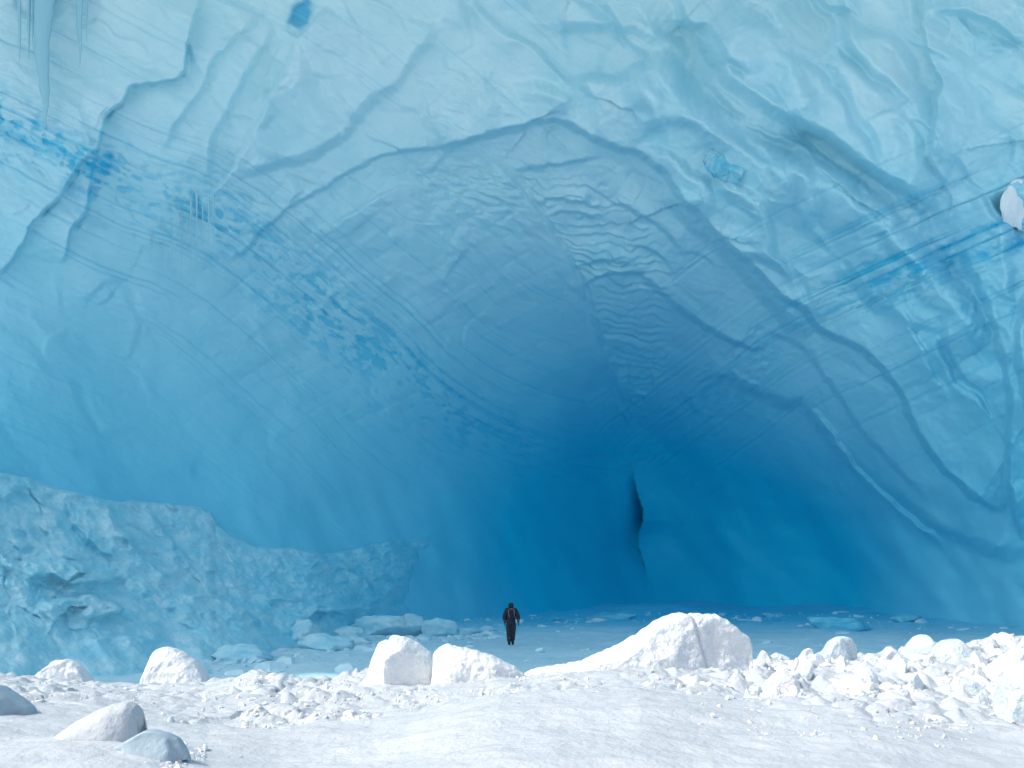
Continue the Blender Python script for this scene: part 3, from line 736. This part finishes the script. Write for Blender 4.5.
    me = grid_mesh("ice_bank", X, Y, Z, attrs={"deep_tint": 0.12 + 0.6 * sstep(180, 460, U) + 0.15 * vnoise(U / 14, PYb / 9, 561)})  # bluer towards the right end
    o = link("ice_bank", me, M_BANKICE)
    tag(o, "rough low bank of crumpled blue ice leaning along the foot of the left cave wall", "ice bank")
left_bank()

# ------------------------------------------------------------------ loose chunks
def ice_chunk(name, px, py, Yd, size, mat, label, cat, group=None, seed=0, cuts=8, rot=0, rough=0.05, v=ICO4):
    rs = np.random.RandomState(seed)
    p = chunk(v[0], rs, cuts, 0.5, 0.82)
    p *= 1 + rough * fbm(p[:, 0] * 2 + seed, p[:, 1] * 2 + p[:, 2] * 1.7, 4, 600 + seed)[:, None]
    p = p * np.array(size)
    c, s = math.cos(rot), math.sin(rot)
    p = p @ np.array([[c, s, 0], [-s, c, 0], [0, 0, 1]])
    me = raw_mesh(name, p, v[1])
    o = link(name, me, mat); x, y, z = world_pt(px, py, Yd); o.location = (x, y, z)
    return tag(o, label, cat, group)

FG = "fallen ice chunks on the cave floor"
FL = [(608, 619, 60, (2.3, .9, .42), "long low ice chunk with an upturned right end on the cave floor behind the person"),
      (636, 618.5, 62, (1.0, .7, .5), "small pale ice chunk right of the long low chunk before the fissure"),
      (575, 621, 58, (1.3, .8, .25), "thin flat ice chunk on the cave floor between the person and the long low chunk"),
      (437, 629, 47, (1.1, .8, .55), "rounded ice chunk on the cave floor above the low wide snow block"),
      (468, 632, 47, (.8, .6, .35), "small ice chunk on the cave floor nearest the person's left"),
      (408, 626, 47, (1.3, .8, .6), "ice chunk at the foot of the ice bank above the notched snow block"),
      (375, 629, 45, (1.5, .9, .7), "large crusted ice chunk at the foot of the ice bank"),
      (325, 645, 39, (1.1, .8, .45), "flat topped ice chunk lying in front of the ice bank"),
      (306, 632, 41, (.9, .7, .6), "rounded ice chunk tucked against the ice bank"),
      (350, 636, 42, (.8, .6, .4), "little ice chunk between two larger ones under the ice bank"),
      (240, 656, 35, (1.2, .9, .4), "thin pan of ice on the floor left below the ice bank"),
      (120, 658, 33, (1.0, .8, .35), "low drifted ice chunk on the floor behind the lone rounded snow block"),
      (775, 617, 60, (1.0, .6, .3), "small pale ice chunk on the cave floor right of the largest mound"),
      (842, 626, 50, (1.9, 1.2, .75), "broad low snow covered chunk on the cave floor at the right"),
      (905, 619, 54, (1.0, .5, .3), "small dark edged ice chunk by the right wall foot"),
      (496, 627, 52, (.8, .5, .28), "small ice chunk on the floor just left of the person"),
      (540, 650, 36, (.25, .2, .1), "tiny snow lump on the floor right of the person's feet")]
for i, (px, py, Yd, sz, lb) in enumerate(FL):
    ice_chunk("ice_chunk", px, py, Yd, sz, M_BANKICE, lb, "ice chunk", FG, seed=70 + i, cuts=11, rot=0.3 * (i % 3 - 1), rough=0.22)
M_CHUNK = mat_snow('blue_chunk_ice', (0.10, 0.56, 0.77), (0.46, 0.77, 0.87), bsc=(1.5, 6.0, 30.0), dist=(0.2, 0.08, 0.01))
def floor_crumbs():
    rs = np.random.RandomState(9); V = []; Fc = []; off = 0
    for _ in range(1100):
        t = rs.rand()
        if t < 0.55: px = rs.uniform(200, 500); Yd = 50 - 14 * (500 - px) / 300 - abs(rs.normal()) * 3.0
        elif t < 0.8: px = rs.uniform(440, 1030); Yd = 62 - 0.00006 * (px - 680) ** 2 - abs(rs.normal()) * 4
        else: px = rs.uniform(60, 1000); Yd = rs.uniform(30, 60)
        if abs(px - 511) < 22 and abs(Yd - 41) < 3: continue
        s = 0.03 + 0.22 * rs.rand() ** 7
        v = chunk(ICO2[0], rs, 7, 0.3, 0.8) * s * 1.4 * rs.uniform(0.6, 1.5, 3) * np.array([1.2, 1, .6])
        x = (px - 512) / F * Yd; z = float(floor_z(np.array([x]), np.array([Yd]))[0])
        V.append(v + np.array([x, Yd, z - s * 0.1])); Fc.append(ICO2[1] + off); off += len(v)
    me = raw_mesh("floor_rubble", np.vstack(V), np.vstack(Fc), smooth=False)
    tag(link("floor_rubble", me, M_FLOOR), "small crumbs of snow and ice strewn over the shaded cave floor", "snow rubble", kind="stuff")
floor_crumbs()
cd, _ = cave_surface(np.array([722.0]), np.array([166.0]))
ice_chunk("hanging_ice_chunk", 722, 165, float(cd[0]) + 0.1, (0.80, 0.8, 0.95), M_CHUNK, "bluish ice chunk stuck to the ceiling above the right shoulder of the arch", "ice chunk", seed=95, cuts=13, rough=0.3, v=ICO5)
sd2, _ = cave_surface(np.array([1020.0]), np.array([198.0]))
ice_chunk("sunlit_snow_facet", 1031, 200, float(sd2[0]) + 0.34, (1.15, 0.7, 1.2), mat_snow('sunlit_edge_snow', (0.90, 0.93, 0.945), (0.93, 0.95, 0.96)), "white lump with sunlight put into its colour, for the sunlit snowy facet at the right edge", "snow lump", seed=104, cuts=6, rough=0.22, v=ICO5)  # extra white stands in for sun on a snowy facet

# ------------------------------------------------------------------ icicles
M_FARICE = mat_snow("dimmed_chunk_ice", (0.10, 0.55, 0.74), (0.22, 0.66, 0.80), bsc=(0.9, 4.0, 14.0), dist=(0.15, 0.06, 0.01))
for _o in [o for o in COL.objects if o.name.startswith("ice_chunk") and o.location.y > 49]:  # chunks far back darkened to sit in the dim end of the cave
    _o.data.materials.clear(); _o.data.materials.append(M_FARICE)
M_ICICLE, _nt, _b = new_mat("icicle_ice")
_b.inputs["Base Color"].default_value = (0.40, 0.70, 0.80, 1); _b.inputs["Roughness"].default_value = 0.25
_b.inputs["Transmission Weight"].default_value = 0.10; _b.inputs["IOR"].default_value = 1.31
_b.inputs["Specular IOR Level"].default_value = 0.3
def icicle(px, py_top, py_tip, w_px, Yd, label, seed, group, twin=False):
    rs = np.random.RandomState(seed); n = 90; m = 16
    t = np.linspace(0, 1, n); th = np.linspace(0, 2 * math.pi, m + 1)[:-1]
    L = (py_tip - py_top) / F * Yd; r0 = 0.5 * w_px / F * Yd
    prof = r0 * (1 - t) ** 0.75 * (1 + 0.10 * np.sin(t * 60 + seed) * t) * (1 + 0.18 * vnoise(t * 7, t * 0 + seed, seed)) + 0.004
    prof *= 1 + 0.9 * np.exp(-t * 18)
    if w_px > 8: prof = np.where(t > 0.72, prof * (0.55 + 0.45 * sstep(1.0, 0.72, t)), prof)
    T, TH = np.meshgrid(t, th, indexing='ij')
    R = prof[:, None] * (1 + 0.16 * np.cos(3 * TH + seed) + 0.08 * np.cos(5 * TH + 2 * T))
    sway = 0.25 * r0 * vnoise(t * 3, t * 0 + 3, seed + 5)
    P = np.stack([R * np.cos(TH) + sway[:, None], R * np.sin(TH) * 0.8, -L * T], -1).reshape(-1, 3)
    idx = np.arange(n * m).reshape(n, m); a = idx[:-1]; b = np.roll(a, -1, 1); d = idx[1:]; c = np.roll(d, -1, 1)
    q = np.stack([a, d, c, b], -1).reshape(-1, 4)
    me = raw_mesh("icicle", P, q); o = link("icicle", me, M_ICICLE)
    x, y, z = world_pt(px, py_top, Yd); o.location = (x, y, z)
    return tag(o, label, "icicle", group)
IG = "icicles hanging from the ceiling at top left"
def wallY(px, py):
    d, _ = cave_surface(np.array([float(px)]), np.array([float(py)])); return float(d[0])
for k, (px, tip, w, lb) in enumerate([(44, 128, 19, "longest and thickest icicle at top left"), (80, 66, 8, "slim icicle right of the longest one at top left"),
        (20, 60, 4.5, "leftmost thin icicle at top left"), (29, 58, 5, "thin icicle just left of the longest one"), (87, 40, 3.5, "short thin icicle furthest right at top left"), (33, 46, 3, "faint short icicle touching the left side of the longest one")]):
    icicle(px, -45, tip + (8 if w > 10 else 3), w * 1.15, wallY(px, -45) - 0.15, lb, 7 + k, IG)
IG2 = "row of fine icicles under the gully on the left wall"
for k, (px, top, tip, w, lb) in enumerate([(*q_, n_ + ' in the row of thread like icicles on the left wall') for q_, n_ in zip([(191, 200, 262, 2.0), (197, 194, 272, 2.2), (203, 196, 250, 1.6), (209, 192, 247, 2.2), (214, 188, 240, 2.0), (182, 212, 278, 1.4), (172, 218, 268, 1.3), (163, 225, 270, 1.3), (152, 232, 262, 1.2)], ('fifth from the right', 'fourth from the right', 'third from the right', 'second from the right', 'rightmost', 'fourth from the left', 'third from the left', 'second from the left', 'leftmost'))]):
    Yt = wallY(px, top)
    icicle(px, top, tip, w * 0.75, min(Yt - 0.1, wallY(px, tip) - 0.05, wallY(px, (top + tip) / 2) - 0.05), lb, 31 + k, IG2)

# ------------------------------------------------------------------ the person
def pmat(name, col, rough=0.7):
    m, nt, b = new_mat(name); b.inputs["Base Color"].default_value = (*col, 1); b.inputs["Roughness"].default_value = rough
    geo = nd(nt, "ShaderNodeNewGeometry"); bump(nt, b, [(noise_node(nt, geo.outputs["Position"], 14, 3), 0.03, 0.5)]); return m
M_SUIT = pmat("navy_suit", (0.012, 0.016, 0.030)); M_JKT = pmat("dark_jacket", (0.010, 0.014, 0.028)); M_BLACK = pmat("black_rubber", (0.012, 0.012, 0.014), 0.5)
M_REFL = pmat("reflective_tape", (0.30, 0.22, 0.20), 0.5); M_SKIN = pmat("skin", (0.45, 0.27, 0.20), 0.5); M_HAT = pmat("dark_hat", (0.008, 0.010, 0.018)); M_RED = pmat("dark_red_cloth", (0.07, 0.010, 0.012))

def skin_mesh(name, verts, edges, radii, mat, parent, root=0, sub=2):
    me = bpy.data.meshes.new(name + "_cage"); me.from_pydata(verts, edges, [])
    o = bpy.data.objects.new(name + "_cage", me); COL.objects.link(o)
    sk = o.modifiers.new("s", 'SKIN'); sk.use_smooth_shade = True
    sv = me.skin_vertices[0].data
    for i, r in enumerate(radii): sv[i].radius = r if isinstance(r, tuple) else (r, r)
    sv[root].use_root = True
    ss = o.modifiers.new("u", 'SUBSURF'); ss.levels = sub; ss.render_levels = sub
    dg = bpy.context.evaluated_depsgraph_get(); ev = o.evaluated_get(dg)
    out = bpy.data.meshes.new_from_object(ev); out.name = name
    bpy.data.objects.remove(o); bpy.data.meshes.remove(me)
    for p in out.polygons: p.use_smooth = True
    return link(name, out, mat, parent)

def build_person():
    # local frame: feet at z=0, facing +Y (away from the camera), 1.80 m tall, mid-stride
    V = [(0, 0, 0.96), (0, 0.0, 1.10), (0, 0.0, 1.28), (0, -0.005, 1.42), (0, 0.0, 1.50), (0, 0.015, 1.56), (0, 0.02, 1.64), (0, 0.02, 1.72),
         (-0.17, -0.01, 1.44), (-0.255, -0.01, 1.20), (-0.255, 0.04, 0.98), (-0.25, 0.06, 0.90),
         (0.17, -0.01, 1.44), (0.275, -0.03, 1.21), (0.30, -0.02, 0.99), (0.30, -0.01, 0.91),
         (-0.10, 0.0, 0.90), (-0.085, 0.03, 0.50), (-0.075, -0.02, 0.10), (0.10, 0.0, 0.90), (0.085, 0.02, 0.50), (0.075, 0.08, 0.12)]
    E = [(0, 1), (1, 2), (2, 3), (3, 4), (4, 5), (5, 6), (6, 7), (3, 8), (8, 9), (9, 10), (10, 11), (3, 12), (12, 13), (13, 14), (14, 15), (0, 16), (16, 17), (17, 18), (0, 19), (19, 20), (20, 21)]
    R = [(.17, .13), (.16, .12), (.18, .13), (.17, .11), .07, .06, (.078, .092), (.07, .085), .085, .065, .055, .045, .085, .065, .055, .045, .135, .115, .085, .135, .115, .085]
    body = skin_mesh("person", V, E, R, M_SUIT, None)
    tag(body, "lone person in dark navy coveralls with reflective stripes walking away into the cave", "person")
    # heavy jacket torso
    skin_mesh("jacket", [(0, 0, 0.90), (0, 0, 1.10), (0, -0.005, 1.30), (0, -0.005, 1.42), (0, 0, 1.50), (-.17, -.01, 1.44), (-.26, -.01, 1.20), (-.262, .04, .98), (.17, -.01, 1.44), (.28, -.03, 1.21), (.305, -.02, 1.0)],
              [(0, 1), (1, 2), (2, 3), (3, 4), (3, 5), (5, 6), (6, 7), (3, 8), (8, 9), (9, 10)],
              [(.215, .16), (.205, .15), (.215, .155), (.20, .14), .10, .115, .10, .085, .115, .10, .085], M_JKT, body)
    hd = skin_mesh("hood", [(0, 0, 1.50), (0, -.005, 1.60), (0, 0.0, 1.69), (0, 0.01, 1.75)], [(0, 1), (1, 2), (2, 3)], [(.12, .10), (.115, .115), (.12, .125), (.085, .09)], M_HAT, body)
    # face turned away: nose and ears on the far side of the hood
    skin_mesh("face", [(0, 0.07, 1.60), (0, 0.085, 1.66), (0, 0.12, 1.645)], [(0, 1), (1, 2)], [(.055, .05), (.06, .05), .014], M_SKIN, body)
    for s, wr, hn in ((-1, (-.253, .055, .92), (-.25, .065, .80)), (1, (.302, -.012, .93), (.305, 0.0, .81))):
        W = Vector(wr); H = Vector(hn)
        vs = [tuple(W), tuple(W.lerp(H, .5))]; es = [(0, 1)]; rr = [.038, (.026, .045)]
        for i, (dy, ln) in enumerate(((-.033, .060), (-.011, .072), (.011, .068), (.033, .055))):
            a = W.lerp(H, .72) + Vector((0, dy, 0)); b = a + Vector((-s * .006, 0, -ln * .55)); c = b + Vector((-s * .016, 0, -ln * .45))
            k = len(vs); vs += [tuple(a), tuple(b), tuple(c)]; es += [(1, k), (k, k + 1), (k + 1, k + 2)]; rr += [.013, .012, .010]
        a = W.lerp(H, .45) + Vector((-s * .01, .045, 0)); b = a + Vector((-s * .01, .022, -.03)); k = len(vs)
        vs += [tuple(a), tuple(b)]; es += [(1, k), (k, k + 1)]; rr += [.015, .012]
        skin_mesh("glove", vs, es, rr, M_BLACK, body, sub=1)
    for ax, ay, up in ((-.075, -.03, 0.0), (.075, .075, 0.0)):
        skin_mesh("boot", [(ax, ay - .035, .05), (ax, ay, .06), (ax, ay + .12, .045), (ax, ay + .17, .04), (ax, ay - .01, .16), (ax, ay - .01, .26)],
                  [(0, 1), (1, 2), (2, 3), (1, 4), (4, 5)], [.05, .055, .05, .04, .065, .07], M_BLACK, body, root=1)
    def strap(name, pts, w, mat, th=.008):
        vs = []; fs = []
        for i, p in enumerate(pts):
            p = Vector(p)
            d = (Vector(pts[min(i + 1, len(pts) - 1)]) - Vector(pts[max(i - 1, 0)])).normalized()
            n = Vector((0, -1, 0)); sdv = d.cross(n).normalized() * w / 2
            vs += [p - sdv, p + sdv, p + sdv - n * th, p - sdv - n * th]
            if i:
                a = 4 * (i - 1); b = 4 * i
                for k in range(4): fs.append((a + k, a + (k + 1) % 4, b + (k + 1) % 4, b + k))
        fs += [(3, 2, 1, 0), tuple(4 * (len(pts) - 1) + k for k in range(4))]
        me = bpy.data.meshes.new(name); me.from_pydata([tuple(v) for v in vs], [], fs); me.update(); return link(name, me, mat, body)
    strap("reflective_strap", [(-.10, -.105, 1.50), (-.115, -.175, 1.40), (-.10, -.178, 1.28), (-.085, -.17, 1.16)], .022, M_REFL)
    strap("reflective_strap", [(.10, -.105, 1.50), (.125, -.175, 1.40), (.125, -.178, 1.28), (.135, -.165, 1.18)], .022, M_REFL)
    strap("collar_band", [(-.07, -.105, 1.505), (0, -.118, 1.50), (.07, -.105, 1.505)], .022, M_REFL)
    def ring(name, c, r, h, mat, ry=None):
        n = 20; ry = ry or r; vs = []; fs = []
        for k in range(n):
            a = 2 * math.pi * k / n
            for z in (-h / 2, h / 2): vs.append((c[0] + r * math.cos(a), c[1] + ry * math.sin(a), c[2] + z))
        for k in range(n): fs.append((2 * k, 2 * ((k + 1) % n), 2 * ((k + 1) % n) + 1, 2 * k + 1))
        me = bpy.data.meshes.new(name); me.from_pydata(vs, [], fs); me.update(); return link(name, me, mat, body)
    ring("cuff_band", (-.262, .03, 1.015), .078, .028, M_REFL); ring("cuff_band", (.303, -.02, 1.04), .080, .028, M_REFL)
    ring("shin_band", (-.078, -.01, .30), .080, .022, M_REFL); ring("shin_band", (.078, .06, .32), .080, .022, M_REFL)
    skin_mesh("backpack", [(0, -.15, 1.10), (0, -.16, 1.22), (0, -.15, 1.34)], [(0, 1), (1, 2)], [(.085, .05), (.095, .06), (.08, .045)], M_JKT, body)
    ring("knee_patch", (.086, .02, .58), .092, .05, M_RED)
    return body
PY_ = 41.0
person = build_person()
pz = float(floor_z(np.array([0.0]), np.array([PY_]))[0])
person.location = ((511 - 512) / F * PY_, PY_, pz - 0.01)
person.rotation_euler = (0, 0, 0.05)
